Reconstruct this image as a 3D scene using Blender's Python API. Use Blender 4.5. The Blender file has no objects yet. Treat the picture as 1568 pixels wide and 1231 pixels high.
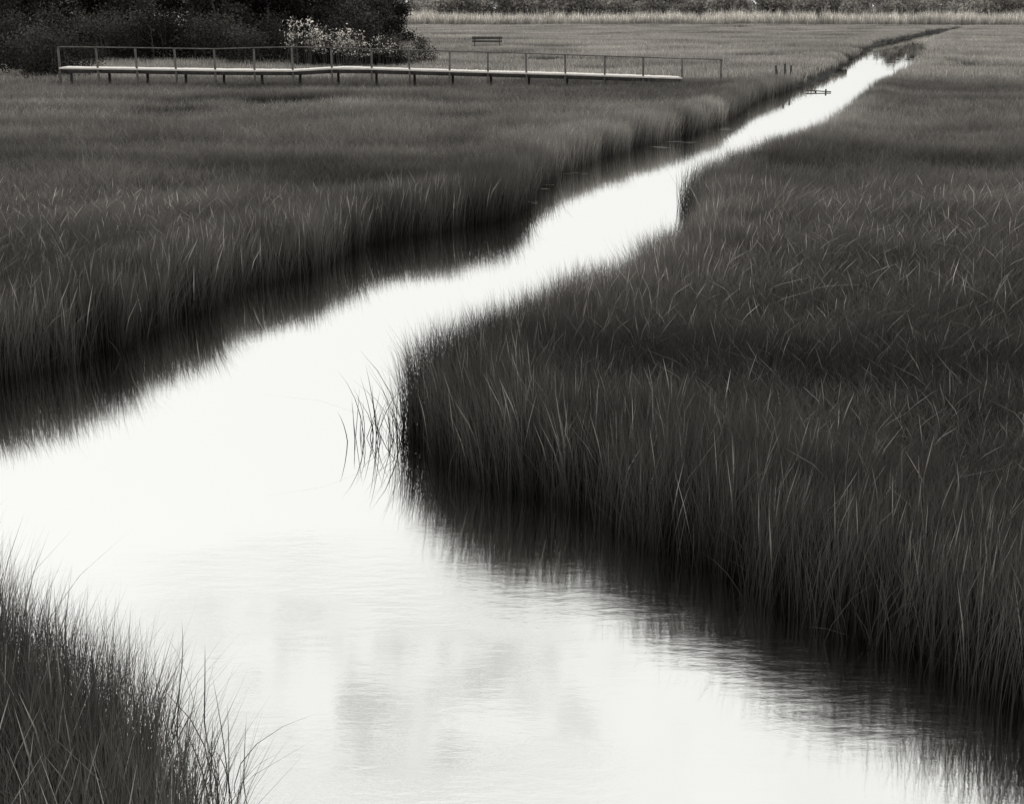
import bpy, math, random, time
import numpy as np
from mathutils import Vector
T0 = time.time()
rng = np.random.default_rng(7)
random.seed(7)
scene = bpy.context.scene
R = math.radians

# ---------------------------------------------------------------- helpers
def link(o, parent=None):
    scene.collection.objects.link(o)
    if parent: o.parent = parent
    return o

def mesh_np(name, V, F, mat=None, attrs=None, smooth=False, validate=True):
    me = bpy.data.meshes.new(name)
    V = np.asarray(V, dtype=np.float32)
    me.vertices.add(len(V)); me.vertices.foreach_set('co', V.ravel())
    starts = []; idx = []; s = 0
    for f in F:
        f = np.asarray(f, dtype=np.int32)
        if len(f) == 0: continue
        k = f.shape[1]
        starts.append(s + np.arange(len(f)) * k); idx.append(f.ravel()); s += f.size
    idx = np.concatenate(idx); starts = np.concatenate(starts)
    me.loops.add(len(idx)); me.loops.foreach_set('vertex_index', idx.astype(np.int32))
    me.polygons.add(len(starts)); me.polygons.foreach_set('loop_start', starts.astype(np.int32))
    me.update(calc_edges=True)
    if attrs:
        for k, a in attrs.items():
            at = me.attributes.new(k, 'FLOAT', 'POINT')
            at.data.foreach_set('value', np.asarray(a, dtype=np.float32))
    if smooth:
        me.polygons.foreach_set('use_smooth', np.ones(len(me.polygons), dtype=bool))
    if mat: me.materials.append(mat)
    if validate: me.validate()
    return bpy.data.objects.new(name, me)

class NT:
    def __init__(s, nt): s.nt = nt; nt.nodes.clear()
    def n(s, t, **k):
        nd = s.nt.nodes.new(t)
        for a, b in k.items(): setattr(nd, a, b)
        return nd
    def l(s, a, b): s.nt.links.new(a, b)
    def math(s, op, a, b=None, c=None, clamp=False):
        nd = s.nt.nodes.new('ShaderNodeMath'); nd.operation = op; nd.use_clamp = clamp
        for i, x in enumerate((a, b, c)):
            if x is None: continue
            if isinstance(x, (int, float)): nd.inputs[i].default_value = x
            else: s.l(x, nd.inputs[i])
        return nd.outputs[0]
    def maprange(s, v, a, b, c, d, smooth=False):
        nd = s.nt.nodes.new('ShaderNodeMapRange')
        if smooth: nd.interpolation_type = 'SMOOTHSTEP'
        s.l(v, nd.inputs[0])
        for i, x in enumerate((a, b, c, d)): nd.inputs[i + 1].default_value = x
        return nd.outputs[0]
    def noise(s, vec, scale, detail=3, rough=.5):
        nd = s.nt.nodes.new('ShaderNodeTexNoise')
        nd.inputs['Scale'].default_value = scale; nd.inputs['Detail'].default_value = detail
        nd.inputs['Roughness'].default_value = rough
        s.l(vec, nd.inputs['Vector']); return nd.outputs[0]
    def mapping(s, vec, scale=(1, 1, 1), loc=(0, 0, 0), rot=(0, 0, 0)):
        nd = s.nt.nodes.new('ShaderNodeMapping')
        nd.inputs['Scale'].default_value = scale; nd.inputs['Location'].default_value = loc
        nd.inputs['Rotation'].default_value = rot
        s.l(vec, nd.inputs['Vector']); return nd.outputs[0]

def newmat(name):
    m = bpy.data.materials.new(name); m.use_nodes = True
    return m, NT(m.node_tree)

TINT = (1.0, 0.95, 0.875)
def gray(n, val, tint=TINT):
    c = n.n('ShaderNodeCombineXYZ')
    for i, t in enumerate(tint): n.l(n.math('MULTIPLY', val, t), c.inputs[i])
    return c.outputs[0]

# ---------------------------------------------------------------- materials
def grass_mat(name, base, tip, transl=.15, noise=.0, power=2.0, rnd=(.85,1.15)):
    """h: 0 root..1 tip, tone: per-blade brightness (dry / green stems, plus a painted lift with distance)"""
    m, n = newmat(name)
    out = n.n('ShaderNodeOutputMaterial')
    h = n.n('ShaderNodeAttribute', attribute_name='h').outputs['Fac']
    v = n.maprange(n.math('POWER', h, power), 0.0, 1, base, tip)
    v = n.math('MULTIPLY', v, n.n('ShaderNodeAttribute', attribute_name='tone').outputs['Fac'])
    if rnd:
        oi = n.n('ShaderNodeObjectInfo').outputs['Random']
        v = n.math('MULTIPLY', v, n.maprange(oi, 0, 1, *rnd))
    if noise:
        geo = n.n('ShaderNodeNewGeometry').outputs['Position']
        n1 = n.noise(n.mapping(geo, (.06, .14, .1)), 1.0, 2, .6)
        v = n.math('MULTIPLY', v, n.maprange(n1, .34, .66, 1 - noise, 1 + noise))
    col = gray(n, v)
    d = n.n('ShaderNodeBsdfDiffuse'); n.l(col, d.inputs[0])
    last = d
    if transl:
        t = n.n('ShaderNodeBsdfTranslucent'); n.l(col, t.inputs[0])
        mx = n.n('ShaderNodeMixShader'); mx.inputs[0].default_value = transl
        n.l(d.outputs[0], mx.inputs[1]); n.l(t.outputs[0], mx.inputs[2]); last = mx
    n.l(last.outputs[0], out.inputs[0])
    return m

def simple_mat(name, lo, hi, scale=4, rough=.8, stretch=(1, 1, 1), bump=0.0):
    m, n = newmat(name)
    out = n.n('ShaderNodeOutputMaterial'); p = n.n('ShaderNodeBsdfPrincipled')
    geo = n.n('ShaderNodeNewGeometry').outputs['Position']
    ns = n.noise(n.mapping(geo, stretch), scale, 3, .6)
    n.l(gray(n, n.maprange(ns, .3, .7, lo, hi)), p.inputs['Base Color'])
    p.inputs['Roughness'].default_value = rough
    if bump:
        b = n.n('ShaderNodeBump'); b.inputs['Strength'].default_value = bump; b.inputs['Distance'].default_value = .03
        n.l(ns, b.inputs['Height']); n.l(b.outputs[0], p.inputs['Normal'])
    n.l(p.outputs[0], out.inputs[0])
    return m

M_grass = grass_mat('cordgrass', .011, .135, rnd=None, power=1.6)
M_far = grass_mat('salt_hay', .08, .55, noise=.3, power=1.4)  # pale hay, tips lightened further in place of distance haze
M_reed = grass_mat('reed', .25, .75, power=1.3)
M_floret = grass_mat('white_floret', .25, .75, power=1)
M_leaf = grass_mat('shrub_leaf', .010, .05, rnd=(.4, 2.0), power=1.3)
M_leaf2 = grass_mat('hazed_far_leaf', .12, .28, rnd=(.5, 1.4), power=1.)  # leaf colour paled to imitate haze over the far trees
M_bark = simple_mat('bark', .04, .10, 6)
M_mud = simple_mat('marsh_mud', .005, .012, 2.5, 1.0)
M_deck = simple_mat('weathered_plank', .55, .8, 3, .6, (1, 6, 1))
M_rail = simple_mat('weathered_rail', .07, .16, 5, .8)
M_bench = simple_mat('dark_timber', .05, .10, 5, .8)
M_wet = simple_mat('wet_timber', .02, .06, 5, .7)
M_glint = simple_mat('painted_glint', .25, .5, 9, .5)  # pale colour standing in for sky glints on ripples

def water_mat():
    m, n = newmat('creek_water')
    out = n.n('ShaderNodeOutputMaterial')
    geo = n.n('ShaderNodeNewGeometry').outputs['Position']
    a = n.noise(n.mapping(geo, (1.4, 4.0, 1), rot=(0, 0, .1)), 2.8, 5, .62)
    b = n.noise(n.mapping(geo, (.5, 1.0, 1)), .8, 2, .5)
    patch = n.maprange(b, .44, .62, .14, 1.0, True)
    sx = n.n('ShaderNodeSeparateXYZ'); n.l(geo, sx.inputs[0])
    calm = n.maprange(sx.outputs[1], 7.0, 10.5, 1.0, .10, True)   # breeze only reaches the open pool
    hgt = n.math('MULTIPLY', n.math('MULTIPLY', a, patch), calm)
    bp = n.n('ShaderNodeBump'); bp.inputs['Strength'].default_value = .5; bp.inputs['Distance'].default_value = .009
    n.l(hgt, bp.inputs['Height'])
    g = n.n('ShaderNodeBsdfGlossy'); g.inputs['Roughness'].default_value = .004
    g.inputs['Color'].default_value = (.95, .955, .94, 1)
    n.l(bp.outputs[0], g.inputs['Normal'])
    n.l(g.outputs[0], out.inputs[0])
    return m
M_water = water_mat()

# ---------------------------------------------------------------- creek outline (metres)
left_bank = [(-60,15.6),(-30,14.6),(-12,12.7),(-7.3,11.9),(-5.75,12.5),(-5.05,13.5),(-4.45,14.4),(-4.15,15.5),(-3.75,17.7),
 (-3.05,18.8),(-2.45,21.3),(-1.72,22.5),(-.30,24.2),(.10,26.1),(.22,27.8),(.95,31.4),(2.95,37.0),(4.95,40.9),(6.1,44.0),
 (9.1,55.3),(12.6,65.2),(17.5,79.6),(24.3,105),(33.3,136),(38.6,150),(57.4,203),(74,242)]
right_bank = [(75.5,241),(60.0,200),(41.5,145),(38.0,134),(30.0,105),(21.5,78.3),(15.2,59.6),(10.5,44.3),(8.28,37.5),(5.9,31.55),(4.25,28),
 (3.5,26.2),(3.28,24.5),(3.22,22.5),(3.0,20.8),(2.2,18.4),(1.6,16.7),(.905,15.5),(.44,14.4),(.02,13.5),(-.30,12.8),(-.54,12.2),
 (-.62,11.6),(-.42,10.95),(-.125,10.55),(.38,10.1),(.806,9.7),(1.2,9.15),(1.5,8.65),(1.8,8.2),(2.1,7.7),
 (2.4,7.25),(2.75,6.95),(3.2,6.4),(5,5.1),(9,4),(14,1),(16,-8)]
front_bank = [(-.98,-8),(-1.05,0),(-1.18,3.5),(-1.38,4.94),(-1.58,5.36),(-2.02,5.91),(-2.68,6.6),(-3.8,7.6),(-6,8.3),(-12,8.8),(-30,9),(-60,9)]
POLY = np.array(left_bank + right_bank + front_bank, float)

def wob(x, y):
    return (.10*np.sin(x*2.1+y*1.3)+.08*np.sin(y*3.7-x*1.9+1)+.06*np.sin(x*6.1+y*5.2)+.05*np.sin(y*9.3-x*7.7+2))
def sdist(x, y, w=True):
    x = np.asarray(x, float); y = np.asarray(y, float)
    d2 = np.full(x.shape, 1e18); inside = np.zeros(x.shape, bool)
    P = POLY; Q = np.roll(P, -1, 0)
    for (ax, ay), (bx, by) in zip(P, Q):
        ex, ey = bx-ax, by-ay
        t = np.clip(((x-ax)*ex+(y-ay)*ey)/(ex*ex+ey*ey), 0, 1)
        d2 = np.minimum(d2, (x-ax-t*ex)**2+(y-ay-t*ey)**2)
        c = ((ay > y) != (by > y))
        if ey != 0: inside ^= c & (x < ex*(y-ay)/ey+ax)
    d = np.sqrt(d2); d = np.where(inside, -d, d)
    if w: d = d + wob(x, y)*.9
    return d
def ground_z(x, y, d=None):
    if d is None: d = sdist(x, y)
    t = np.clip((d+.4)/.8, 0, 1); t = t*t*(3-2*t)
    und = .05*np.sin(x*.35+y*.2)+.04*np.sin(y*.5-x*.22)
    return -.36+.56*t+und*t*.7

# ---------------------------------------------------------------- ground sheet
xs = np.concatenate([[-2000,-800,-300,-120], np.arange(-60, -14, 1.0), np.arange(-14, 20, .2), np.arange(20, 95, .6), [110,160,300,800,2000]])
ys = np.concatenate([[-600,-200,-60,-20], np.arange(-8, 4, 1.), np.arange(4, 30, .2), np.arange(30, 100, .5), np.arange(100, 270, 1.0), [280,300,340,400,600,1200,2500]])
X, Y = np.meshgrid(xs, ys); Z = ground_z(X, Y)
nx, ny = len(xs), len(ys)
i = np.arange(nx*ny).reshape(ny, nx)
F = np.stack([i[:-1,:-1], i[:-1,1:], i[1:,1:], i[1:,:-1]], -1).reshape(-1, 4)
link(mesh_np('marsh_ground', np.stack([X,Y,Z], -1).reshape(-1,3), [F], M_mud, smooth=True))
link(mesh_np('creek_water', [(-120,-20,0),(140,-20,0),(140,300,0),(-120,300,0)], [[(0,1,2,3)]], M_water))

# ---------------------------------------------------------------- value noise (numpy)
LAT = np.random.default_rng(3).random((256,256))
def vn(x, y):
    xi = np.floor(x).astype(int); yi = np.floor(y).astype(int); fx = x-xi; fy = y-yi
    fx = fx*fx*(3-2*fx); fy = fy*fy*(3-2*fy)
    g = lambda a,b: LAT[a & 255, b & 255]
    return (g(xi,yi)*(1-fx)+g(xi+1,yi)*fx)*(1-fy)+(g(xi,yi+1)*(1-fx)+g(xi+1,yi+1)*fx)*fy
def fbm(x, y, o=4, r=.55):
    s = 0; a = 1; t = 0
    for k in range(o):
        s = s + a*vn(x*2**k+17.3*k, y*2**k+9.1*k); t += a; a *= r
    return s/t          # ~0..1, mean .5

# ---------------------------------------------------------------- blades
def blade_geo(bx, by, bz, H, lx, ly, stx, sty, fa, w, tone, hd, segs):
    n = len(bx); lm = np.hypot(lx, ly); sx, sy = np.cos(fa), np.sin(fa)
    V = []; A = []; T = []
    for s in np.linspace(0, 1, segs+1):
        cz = bz+H*(s-.28*np.minimum(lm,1.3)*s**2.5)
        cx = bx+H*(stx*s+lx*s**2.2); cy = by+H*(sty*s+ly*s**2.2)
        ww = w*(1-s**2.6)*.5
        ww = np.where(hd & (s > .7), w*.85, ww)
        if s < 1:
            V.append(np.stack([cx-sx*ww, cy-sy*ww, cz], -1)); V.append(np.stack([cx+sx*ww, cy+sy*ww, cz], -1))
            A += [np.full(n, s)]*2; T += [tone*(1+2.2*(hd & (s>.7)))]*2
        else:
            V.append(np.stack([cx, cy, cz], -1)); A.append(np.full(n, s)); T.append(tone*(1+2.2*hd))
    k = 2*segs+1
    V = np.stack(V, 1).reshape(-1,3); A = np.stack(A,1).ravel(); T = np.stack(T,1).ravel()
    o = np.arange(n)*k
    Q = np.concatenate([np.stack([o+2*j, o+2*j+1, o+2*j+3, o+2*j+2], -1) for j in range(segs-1)]) if segs > 1 else np.zeros((0,4),int)
    Tr = np.stack([o+2*segs-2, o+2*segs-1, o+2*segs], -1)
    return V, Q, Tr, A, T

def tuft(name, mat, n, radius, hmin, hmax, w, bend, segs=3, pale=.04, head=0., center_pow=.5, fall=.25):
    a = rng.uniform(0, 2*np.pi, n); r = radius*rng.uniform(0, 1, n)**center_pow
    H = rng.uniform(hmin, hmax, n)*(1-fall*(r/radius)**2)
    la = rng.uniform(0, 2*np.pi, n); lm = bend*rng.gamma(2., .5, n)
    tone = rng.uniform(.55, 1.45, n); pl = rng.random(n) < pale
    tone = np.where(pl, rng.uniform(1.6, 2.8, n), tone)
    V, Q, Tr, A, T = blade_geo(r*np.cos(a), r*np.sin(a), 0*a, H, lm*np.cos(la), lm*np.sin(la), rng.normal(0,.09,n), rng.normal(0,.09,n),
                               rng.uniform(0, np.pi, n), w, tone, rng.random(n) < head, segs)
    return mesh_np(name, V, [Q, Tr], mat, {'h': A, 'tone': T})

def field(y0, y1, n_per_m2, wk=.40, wm=2.2):
    wmax = wk*y1+wm
    n = int((y1-y0)*2*wmax*n_per_m2)
    x = rng.uniform(-wmax, wmax, n); y = rng.uniform(y0, y1, n)
    k = np.abs(x) < wk*y+wm
    return x[k], y[k]

pools = [(-10.7,45.4,1.3,1.6),(-7.6,49,1.6,1.5)]
def grass_band(y0, y1, dens, per, w, segs, spread, pale=.010, head=.025):
    """clumps of `per` stems, `dens` stems / m2"""
    cx, cy = field(y0, y1, dens*1.5/per)
    d = sdist(cx, cy)
    edge = d < .6
    k = (d > -.22) & (edge | (rng.random(len(cx)) < 1/1.5))
    for (px,py,ra,rb) in pools: k &= ((cx-px)/ra)**2+((cy-py)/rb)**2 > 1
    cx, cy, d = cx[k], cy[k], d[k]; m = len(cx)
    big = fbm(cx*.13+3, cy*.33+8, 3)*2-1          # broad swells of the sward
    mid = fbm(cx*.7, cy*1.1, 3)*2-1
    inn = np.clip((d-.3)/1.8, 0, 1)               # 0 at the water's edge, 1 inside the marsh
    ch_in = (.88+.40*big+.26*mid)*rng.uniform(.85,1.12,m)
    ch_ed = (1.03+.14*big+.16*mid)*rng.uniform(.92,1.06,m)
    ch = ch_ed*(1-inn)+ch_in*inn
    ch *= np.interp(cy, [0,9,40,60], [1.0,.97,.94,.80])
    fg = (cx < .2) & (cy < 11); ch = np.where(fg, ch*1.12, ch)
    wx = .5*(fbm(cx*.2+40, cy*.28, 2)-.5)+.03; wy = .5*(fbm(cx*.2+80, cy*.28+30, 2)-.5)-.03
    calm = .4+.6*inn
    cl_x = (wx+rng.normal(0,.20,m))*calm; cl_y = (wy+rng.normal(0,.20,m))*calm
    tn = (1+.9*(fbm(cx*.11+11, cy*.34+5, 4)-.5)*2)*(1+.5*(fbm(cx*.8+60, cy*1.5, 3)-.5)*2)*rng.uniform(.85,1.15,m)
    tn = np.clip(tn, .5, 2.5)*np.interp(cy, [8,16,36], [.95,1.25,2.4])  # distance ramp in the colour imitates brightening at a grazing view
    c = np.repeat(np.arange(m), per); n = len(c)
    bx = cx[c]+rng.normal(0,spread,n); by = cy[c]+rng.normal(0,spread,n)
    dd = sdist(bx, by); keep = (dd > -.30)
    c, bx, by, dd = c[keep], bx[keep], by[keep], dd[keep]; n = len(c)
    bz = ground_z(bx, by, dd)-.02
    ii = np.clip((dd-.4)/1.0, 0, 1)
    H = ch[c]*((.60+.20*rng.random(n)**.7)*(1-ii)+rng.uniform(.42,.78,n)*ii)
    H = np.where(dd < .5, H+np.clip(.14-bz,0,.32), H)
    la = rng.uniform(0,2*np.pi,n); lm = rng.gamma(2.,.5,n)*(.10+.26*ii)
    long = rng.random(n) < .03; lm = np.where(long, lm*2.0, lm); H = np.where(long, H*1.06, H)
    tone = rng.uniform(.75,1.25,n); pl = rng.random(n) < pale; tone = np.where(pl, rng.uniform(1.5,2.4,n), tone)*tn[c]
    hd = rng.random(n) < head
    sd_ = .065+.12*ii
    print('band', y0, n)
    return blade_geo(bx, by, bz, H, cl_x[c]+lm*np.cos(la), cl_y[c]+lm*np.sin(la), rng.normal(0,1,n)*sd_, rng.normal(0,1,n)*sd_,
                     rng.uniform(0,np.pi,n), w*rng.uniform(.7,1.3,n), tone, hd, segs)

def stems():
    pts=[]
    def add(cx,cy,n,r):
        for _ in range(n): pts.append((cx+rng.normal(0,r), cy+rng.normal(0,r)))
    add(-1.08,11.5,30,.11); add(-.86,11.4,26,.12); add(-1.25,11.45,10,.06)
    add(-1.36,5.9,20,.07); add(-1.32,5.4,22,.06); add(-1.75,6.3,24,.10)
    add(1.1,9.0,16,.13); add(2.0,7.5,18,.13); add(.5,9.75,12,.12); add(-2.9,6.9,20,.2); add(-.6,12.9,22,.12)
    for _ in range(300):
        j = random.randrange(6, 19); a=left_bank[j]; b=left_bank[j-1]; t=random.random()
        pts.append((a[0]+(b[0]-a[0])*t+rng.normal(.2,.1), a[1]+(b[1]-a[1])*t-.1))
    for _ in range(160):
        j = random.randrange(21, 31); a=right_bank[j]; b=right_bank[j+1]; t=random.random()
        pts.append((a[0]+(b[0]-a[0])*t-abs(rng.normal(.1,.15)), a[1]+(b[1]-a[1])*t-.1))
    p = np.array(pts); n = len(p); la = rng.uniform(0,6.28,n); lm = .25*rng.gamma(2.,.5,n)
    return blade_geo(p[:,0], p[:,1], np.full(n,-.1), rng.uniform(.3,.78,n), lm*np.cos(la), lm*np.sin(la), rng.normal(0,.16,n), rng.normal(0,.1,n),
                     rng.uniform(0,np.pi,n), .006*(1+p[:,1]/40), rng.uniform(.4,1.2,n), np.zeros(n,bool), 5)
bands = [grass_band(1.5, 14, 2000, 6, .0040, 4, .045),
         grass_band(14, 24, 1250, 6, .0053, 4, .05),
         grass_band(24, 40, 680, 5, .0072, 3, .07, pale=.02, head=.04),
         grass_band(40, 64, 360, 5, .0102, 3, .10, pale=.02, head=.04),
         stems()]
Vs=[];Qs=[];Ts=[];As=[];To=[];off=0
for V,Q,Tr,A,T in bands:
    Vs.append(V);Qs.append(Q+off);Ts.append(Tr+off);As.append(A);To.append(T);off+=len(V)
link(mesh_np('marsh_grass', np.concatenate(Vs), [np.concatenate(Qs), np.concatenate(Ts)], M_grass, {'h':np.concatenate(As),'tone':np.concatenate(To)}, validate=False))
del bands, Vs, Qs, Ts, As, To
print('grass built', time.time()-T0)

# ---------------------------------------------------------------- instanced masses
def scatter(name, variants, pts, rot, scl, idx):
    col = bpy.data.collections.new(name+'_variants')
    for v in variants: col.objects.link(v)
    me = bpy.data.meshes.new(name)
    pts = np.asarray(pts, dtype=np.float32)
    me.vertices.add(len(pts)); me.vertices.foreach_set('co', pts.ravel())
    a = me.attributes.new('rot', 'FLOAT_VECTOR', 'POINT'); a.data.foreach_set('vector', np.asarray(rot, dtype=np.float32).ravel())
    a = me.attributes.new('scl', 'FLOAT_VECTOR', 'POINT'); a.data.foreach_set('vector', np.asarray(scl, dtype=np.float32).ravel())
    a = me.attributes.new('idx', 'INT', 'POINT'); a.data.foreach_set('value', np.asarray(idx, dtype=np.int32))
    ob = link(bpy.data.objects.new(name, me))
    g = bpy.data.node_groups.new(name+'_scatter', 'GeometryNodeTree')
    g.interface.new_socket('Geometry', in_out='INPUT', socket_type='NodeSocketGeometry')
    g.interface.new_socket('Geometry', in_out='OUTPUT', socket_type='NodeSocketGeometry')
    N = g.nodes; L = g.links
    gi = N.new('NodeGroupInput'); go = N.new('NodeGroupOutput')
    ci = N.new('GeometryNodeCollectionInfo'); ci.inputs['Collection'].default_value = col
    ci.inputs['Separate Children'].default_value = True; ci.inputs['Reset Children'].default_value = True
    ip = N.new('GeometryNodeInstanceOnPoints'); ip.inputs['Pick Instance'].default_value = True
    def na(nm, t):
        x = N.new('GeometryNodeInputNamedAttribute'); x.data_type = t; x.inputs['Name'].default_value = nm
        return x.outputs['Attribute']
    L.new(gi.outputs[0], ip.inputs['Points']); L.new(ci.outputs[0], ip.inputs['Instance'])
    L.new(na('idx','INT'), ip.inputs['Instance Index'])
    L.new(na('rot','FLOAT_VECTOR'), ip.inputs['Rotation']); L.new(na('scl','FLOAT_VECTOR'), ip.inputs['Scale'])
    L.new(ip.outputs[0], go.inputs[0])
    md = ob.modifiers.new('scatter', 'NODES'); md.node_group = g
    return ob
def combine(name, bands):
    P=[];Ro=[];S=[];I=[];V=[];seen={}
    for p,r,s,i_,v in bands:
        if id(v) not in seen: seen[id(v)] = len(V); V = V+v
        P.append(p);Ro.append(r);S.append(s);I.append(i_+seen[id(v)])
    for j,o in enumerate(V): o.name = name+'_v%03d'%j
    return scatter(name, V, np.concatenate(P), np.concatenate(Ro), np.concatenate(S), np.concatenate(I))
def patch_band(name, mat, y0, y1, dens, kw, nv, dmin, dmax, tilt=1.0):
    x, y = field(y0, y1, dens); d = sdist(x, y)
    k = (d > dmin) & (d < dmax); x, y, d = x[k], y[k], d[k]; m = len(x)
    s = (1+.5*(fbm(x*.05, y*.12, 3)*2-1))*rng.uniform(.85,1.12,m)
    rot = np.stack([rng.normal(0,.08,m)*tilt, rng.normal(0,.08,m)*tilt, rng.uniform(0,6.28,m)], -1)
    scl = np.stack([np.ones(m), np.ones(m), s], -1)
    return np.stack([x,y,ground_z(x,y,d)-.02],-1), rot, scl, rng.integers(0,nv,m), [tuft(name+'%d'%j, mat, **kw) for j in range(nv)]
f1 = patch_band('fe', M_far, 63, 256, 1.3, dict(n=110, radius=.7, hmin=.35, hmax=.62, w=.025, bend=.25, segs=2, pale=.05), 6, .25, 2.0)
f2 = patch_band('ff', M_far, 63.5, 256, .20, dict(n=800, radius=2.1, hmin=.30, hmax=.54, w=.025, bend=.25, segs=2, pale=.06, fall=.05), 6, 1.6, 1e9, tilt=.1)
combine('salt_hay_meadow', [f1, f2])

def reed_band(xr, yr, n, kw, mat, nv, name, hs=(.8,1.2)):
    x = rng.uniform(*xr, n); y = rng.uniform(*yr, n)
    d = sdist(x,y); m=len(x)
    hh = rng.uniform(*hs,m)*(.75+.6*fbm(x*.12, y*.3, 3))
    return (np.stack([x,y,ground_z(x,y,d)],-1), np.stack([rng.normal(0,.06,m),rng.normal(0,.06,m),rng.uniform(0,6.28,m)],-1),
        np.stack([np.ones(m),np.ones(m),hh],-1), rng.integers(0,nv,m),
        [tuft(name+'%d'%j, mat, **kw) for j in range(nv)])
combine('reed_belt', [reed_band((-125,150),(250,260),2500, dict(n=60,radius=.7,hmin=1.0,hmax=2.8,w=.045,bend=.12,segs=2,pale=.05,head=.2), M_reed, 4, 'rb')])

# ---------------------------------------------------------------- trees / shrubs
def tube(P, rad, k=6):
    V=[];F=[]
    for i_,(p,r) in enumerate(zip(P,rad)):
        for j in range(k):
            a=2*math.pi*j/k; V.append((p[0]+r*math.cos(a),p[1]+r*math.sin(a),p[2]))
    for i_ in range(len(P)-1):
        for j in range(k):
            F.append((i_*k+j,i_*k+(j+1)%k,(i_+1)*k+(j+1)%k,(i_+1)*k+j))
    return V,F
def make_tree(name, H, crown_r, nleaf, leaf, base=.25, nlimb=9, stems=1, trunk=.14, lm=None, spread=(.20,.20,.16)):
    V=[];F=[]
    cl=[]
    for s in range(stems):
        sx,sy=(rng.normal(0,.25*crown_r,2) if stems>1 else (0,0))
        px,py=sx,sy; P=[];Rr=[]
        for i_ in range(7):
            t=i_/6; P.append((px,py,H*.92*t)); Rr.append(trunk*(1-t*.85)); px+=rng.normal(0,.04*H/3); py+=rng.normal(0,.04*H/3)
        v,f=tube(P,Rr); o=len(V); V+=v; F+=[tuple(q+o for q in g) for g in f]
        for l_ in range(nlimb):
            t=random.uniform(base*.7,.95); i0=int(t*6); b=P[i0]; a=random.uniform(0,6.28)
            L_=crown_r*(1.1-.5*t)*random.uniform(.6,1.1); pts=[];rr=[]
            for q in range(4):
                u=q/3; pts.append((b[0]+math.cos(a)*L_*u,b[1]+math.sin(a)*L_*u,b[2]+L_*.55*u*random.uniform(.8,1.2))); rr.append(trunk*.4*(1-u*.8))
            v,f=tube(pts,rr,4); o=len(V); V+=[tuple(q) for q in v]
            F+=[tuple(z+o for z in g) for g in f]
            cl += [pts[2],pts[3]]
        cl.append(P[-1])
    cl=np.array(cl); nb=len(V)
    c=cl[rng.integers(0,len(cl),nleaf)]+rng.normal(0,1,(nleaf,3))*np.array(spread)*crown_r
    c[:,2]=np.maximum(c[:,2],.1)
    u=rng.normal(0,1,(nleaf,3)); u/=np.linalg.norm(u,axis=1)[:,None]
    w=rng.normal(0,1,(nleaf,3)); w-=u*(u*w).sum(1)[:,None]; w/=np.linalg.norm(w,axis=1)[:,None]
    sz=leaf*rng.uniform(.5,1.3,nleaf)[:,None]
    LV=np.stack([c-u*sz,c+w*sz*.5,c+u*sz,c-w*sz*.5],1).reshape(-1,3)
    LF=nb+np.arange(nleaf*4).reshape(-1,4)
    tone=np.concatenate([np.ones(nb),np.repeat(rng.uniform(.4,1.8,nleaf),4)])
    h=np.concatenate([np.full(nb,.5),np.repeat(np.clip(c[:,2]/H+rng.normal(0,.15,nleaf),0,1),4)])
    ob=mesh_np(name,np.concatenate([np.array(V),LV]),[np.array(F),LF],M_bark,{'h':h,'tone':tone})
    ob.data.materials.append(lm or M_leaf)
    mi=np.zeros(len(ob.data.polygons),dtype=np.int32); mi[len(F):]=1
    ob.data.polygons.foreach_set('material_index',mi)
    return ob
def tree_pts(n, xr, yr, s, nv, V, slope=0, even=False):
    x=rng.uniform(*xr,n)
    if even: x=np.linspace(xr[0],xr[1],n)+rng.normal(0,.12,n)
    y=rng.uniform(*yr,n); sc=rng.uniform(*s,n)*(1+slope*(x-xr[0])/(xr[1]-xr[0]))
    return (np.stack([x,y,ground_z(x,y)-.05],-1), np.stack([np.zeros(n),np.zeros(n),rng.uniform(0,6.28,n)],-1),
            np.stack([sc,sc,sc*rng.uniform(.85,1.15,n)],-1), rng.integers(0,nv,n), V)
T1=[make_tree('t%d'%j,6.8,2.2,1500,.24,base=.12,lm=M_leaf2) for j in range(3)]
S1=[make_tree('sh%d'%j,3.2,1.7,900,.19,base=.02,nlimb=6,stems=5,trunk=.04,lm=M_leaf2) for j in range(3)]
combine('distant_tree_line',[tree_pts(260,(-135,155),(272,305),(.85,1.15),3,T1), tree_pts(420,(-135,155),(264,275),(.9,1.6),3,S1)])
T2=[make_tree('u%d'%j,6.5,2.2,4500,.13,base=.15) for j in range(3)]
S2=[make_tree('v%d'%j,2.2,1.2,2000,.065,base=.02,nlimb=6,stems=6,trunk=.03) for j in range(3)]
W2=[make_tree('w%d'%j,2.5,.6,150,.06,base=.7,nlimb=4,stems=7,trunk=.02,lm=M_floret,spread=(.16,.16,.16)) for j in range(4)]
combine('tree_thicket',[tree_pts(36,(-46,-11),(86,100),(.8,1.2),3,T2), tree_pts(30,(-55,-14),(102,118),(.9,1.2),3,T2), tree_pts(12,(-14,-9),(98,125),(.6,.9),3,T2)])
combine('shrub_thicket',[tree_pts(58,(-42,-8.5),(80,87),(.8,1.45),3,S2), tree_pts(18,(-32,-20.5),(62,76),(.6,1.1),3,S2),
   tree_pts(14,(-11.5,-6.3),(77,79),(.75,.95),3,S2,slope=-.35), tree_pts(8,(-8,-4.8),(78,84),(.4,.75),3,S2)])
combine('white_flowering_shrub',[tree_pts(13,(-11.2,-6.7),(76,77),(1.02,1.12),4,W2,slope=-.36,even=True)])

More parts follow.
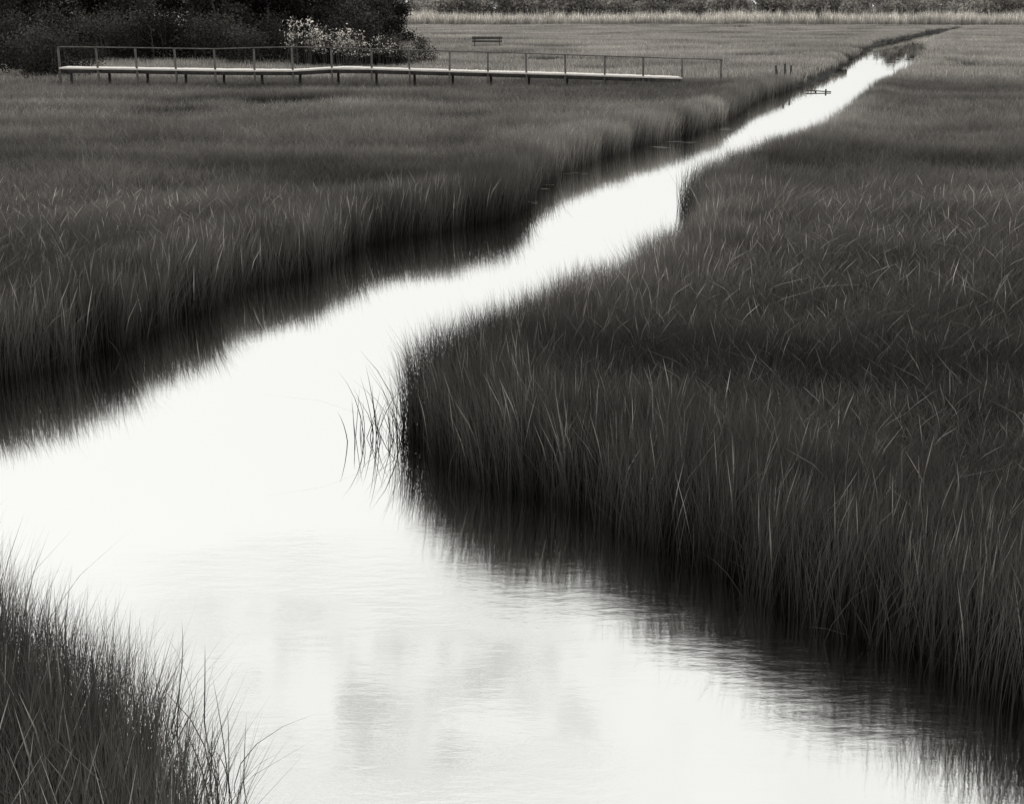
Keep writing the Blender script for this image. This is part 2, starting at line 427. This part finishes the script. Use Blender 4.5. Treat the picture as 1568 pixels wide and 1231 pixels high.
# ---------------------------------------------------------------- timber things
def boxes(name, specs, mat, parent=None):
    V=[];F=[]
    for p0,p1,w,h in specs:
        p0=Vector(p0);p1=Vector(p1);d=(p1-p0).normalized()
        up=Vector((0,0,1)) if abs(d.z)<.9 else Vector((0,1,0))
        s=d.cross(up).normalized(); u=s.cross(d).normalized()
        o=len(V)
        for p in (p0,p1):
            for a,b in((-1,-1),(1,-1),(1,1),(-1,1)): V.append(tuple(p+s*a*w/2+u*b*h/2))
        F+=[(o,o+1,o+2,o+3),(o+7,o+6,o+5,o+4)]+[(o+j,o+4+j,o+4+(j+1)%4,o+(j+1)%4) for j in range(4)]
    ob=mesh_np(name,V,[F],mat); link(ob,parent)
    b=ob.modifiers.new('bevel','BEVEL'); b.width=.008; b.segments=1
    return ob
fx=[-17.9,-15,-11.9,-8.8,-6.65,-5.65,-1,2.1,5.2,6.7,10.4]
ft=[1.95,1.92,1.87,1.95,1.92,1.87,1.75,1.65,1.55,1.5,1.42]
fd=[1.18,1.14,1.09,1.07,1.19,1.15,1.02,.94,.84,.79,.72]
FY=58.5
root=link(bpy.data.objects.new('boardwalk',None))
px_=list(np.arange(-17.95,9.4,1.545))
posts=[];rails=[];deck=[];joist=[];legs=[]
for j,x in enumerate(px_):
    t=np.interp(x,fx,ft); d=np.interp(x,fx,fd); g=float(ground_z(np.array([x]),np.array([FY]))[0])
    lean=random.uniform(-.05,.05)
    posts.append(((x,FY-.6,g-.3),(x+lean,FY-.6,t+random.uniform(-.02,.03)),.075,.075))
    if x<7: legs.append(((x+.1,FY+.55,g-.3),(x+.1,FY+.55,d-.12),.10,.10))
    if j<len(px_)-1:
        x2=px_[j+1]; t2=np.interp(x2,fx,ft); d2=np.interp(x2,fx,fd)
        rails.append(((x+.002,FY-.6,t+.02),(x2-.002,FY-.6,t2+.02),.11,.04))
        if x2<7.2:
            for yy in(-.5,.5): joist.append(((x+.01,FY+yy,d-.13),(x2-.01,FY+yy,d2-.13),.05,.16))
xx=-17.9
while xx<6.8:
    d=np.interp(xx,fx,fd)+random.uniform(-.006,.006)
    deck.append(((xx,FY-.56,d-.02),(xx,FY+.66,d-.02+random.uniform(-.004,.004)),.135,.04)); xx+=.142
boxes('posts',posts,M_rail,root);boxes('handrail',rails,M_rail,root);boxes('deck_planks',deck,M_deck,root)
boxes('joists',joist,M_wet,root);boxes('support_piles',legs,M_wet,root)
edge=[]
for j in range(len(px_)-1):
    x,x2=px_[j],px_[j+1]
    if x2<7.2: edge.append(((x+.003,FY-.672,np.interp(x,fx,fd)-.03),(x2-.003,FY-.672,np.interp(x2,fx,fd)-.03),.03,.07))
boxes('edge_board',edge,M_deck,root)
bench=link(bpy.data.objects.new('park_bench',None)); bx,by,bz=-1.9,112.,.2
boxes('backrest',[((bx-1.15,by+.25,bz+1.0),(bx+1.15,by+.25,bz+1.0),.05,.2),((bx-1.15,by+.22,bz+.75),(bx+1.15,by+.22,bz+.75),.05,.14)],M_bench,bench)
boxes('seat',[((bx-1.15,by+yy,bz+.47),(bx+1.15,by+yy,bz+.47),.13,.05) for yy in(-.2,-.05,.1)],M_rail,bench)
boxes('legs',[((bx+s,by+yy,bz-.1),(bx+s,by+yy*1.1,bz+hh),.09,.09) for s in(-.95,.95) for yy,hh in((-.2,.44),(.30,1.12))],M_bench,bench)
for k_,(x,y,h,r) in enumerate([(11.9,65.6,.98,.06),(12.4,66.3,1.02,.06),(12.8,67.0,.92,.05)]):
    v,f=tube([(x,y,-.5),(x+.02,y,h*.5),(x+random.uniform(-.06,.06),y,h-.04),(x+.0,y,h)],[r,r*.95,r*.88,r*.5],9)
    link(mesh_np('wooden_piling',v,[np.array(f),np.array([tuple(range(27,36))])],M_wet))
boxes('broken_jetty',[((12.5,61.9,.07),(13.5,61.5,.03),.12,.04),((12.9,61.75,-.4),(12.9,61.75,.03),.07,.07),((13.3,61.6,-.4),(13.3,61.6,.14),.06,.06)],M_wet)

V=[];F=[]
def fleck(x,y,a,b):
    o=len(V); k=9
    for j in range(k):
        t=2*math.pi*j/k; r=random.uniform(.6,1.2); V.append((x+a*r*math.cos(t),y+b*r*math.sin(t),.004))
    F.append(tuple(range(o,o+k)))
for (x,y) in [(.3,26.6),(.7,28.8),(1.5,31.3),(3.7,36.9),(4.5,38.8),(6.3,42.8)]:
    for _ in range(3): fleck(x+random.gauss(0,.25),y+random.gauss(0,.12)*(1+y/25),random.uniform(.05,.14)*(1+y/40),random.uniform(.003,.008)*(1+y/20))
link(mesh_np('painted_ripple_glints',V,[np.array(F)],M_glint))  # flat pale flecks imitate ripple glints in the dark reflection

# ---------------------------------------------------------------- sky, sun
w=bpy.data.worlds.new('World'); scene.world=w; w.use_nodes=True; n=NT(w.node_tree)
out=n.n('ShaderNodeOutputWorld'); bg=n.n('ShaderNodeBackground')
sky=n.n('ShaderNodeTexSky'); sky.sky_type='NISHITA'; sky.sun_disc=False
SE,SR=R(48),R(-28)
sky.sun_elevation=SE; sky.sun_rotation=SR; sky.dust_density=3
bw=n.n('ShaderNodeRGBToBW'); n.l(sky.outputs[0],bw.inputs[0])
v=n.math('ADD',n.math('MULTIPLY',bw.outputs[0],.10),6.8)
tc=n.n('ShaderNodeTexCoord').outputs['Generated']
sp_=n.n('ShaderNodeSeparateXYZ'); n.l(tc,sp_.inputs[0])
c1=n.noise(n.mapping(tc,(1,1,1.9),loc=(.3,.1,.0)),19.0,5,.68)
cl=n.maprange(c1,.43,.62,0,1,True)
# one thin grey cloud bank part-way up the sky, scattered cloud elsewhere overhead
dx=n.math('ADD',sp_.outputs[0],.10); dz=n.math('SUBTRACT',sp_.outputs[2],.45)
r2=n.math('SQRT',n.math('ADD',n.math('MULTIPLY',dx,dx),n.math('MULTIPLY',dz,dz)))
mk=n.maprange(r2,.05,.24,1,.12,True)
el=n.maprange(sp_.outputs[2],.34,.40,0,1,True)
dk=n.math('MULTIPLY',n.math('MULTIPLY',n.math('ADD',cl,.22),mk),n.math('MULTIPLY',el,.34))
v=n.math('MULTIPLY',v,n.math('SUBTRACT',1.0,dk))
n.l(gray(n,v,(1,.998,.98)),bg.inputs[0]); bg.inputs[1].default_value=.13
n.l(bg.outputs[0],out.inputs[0])
sd=bpy.data.lights.new('sun','SUN'); sd.energy=1.5; sd.angle=R(12); sd.color=(1,.98,.95)
so=link(bpy.data.objects.new('sun',sd))
dirv=Vector((math.sin(SR)*math.cos(SE),math.cos(SR)*math.cos(SE),math.sin(SE)))
so.rotation_euler=dirv.to_track_quat('Z','Y').to_euler(); so.location=(0,0,50)

cam=bpy.data.cameras.new('camera'); co=link(bpy.data.objects.new('camera',cam))
cam.lens=50; cam.sensor_width=36; cam.clip_end=5000; cam.clip_start=.1
co.location=(0,0,3.5); co.rotation_euler=(R(90-15.52),0,0)
scene.camera=co
scene.view_settings.view_transform='Standard'
scene.view_settings.look='None'; scene.view_settings.exposure=0
print('done', time.time()-T0)
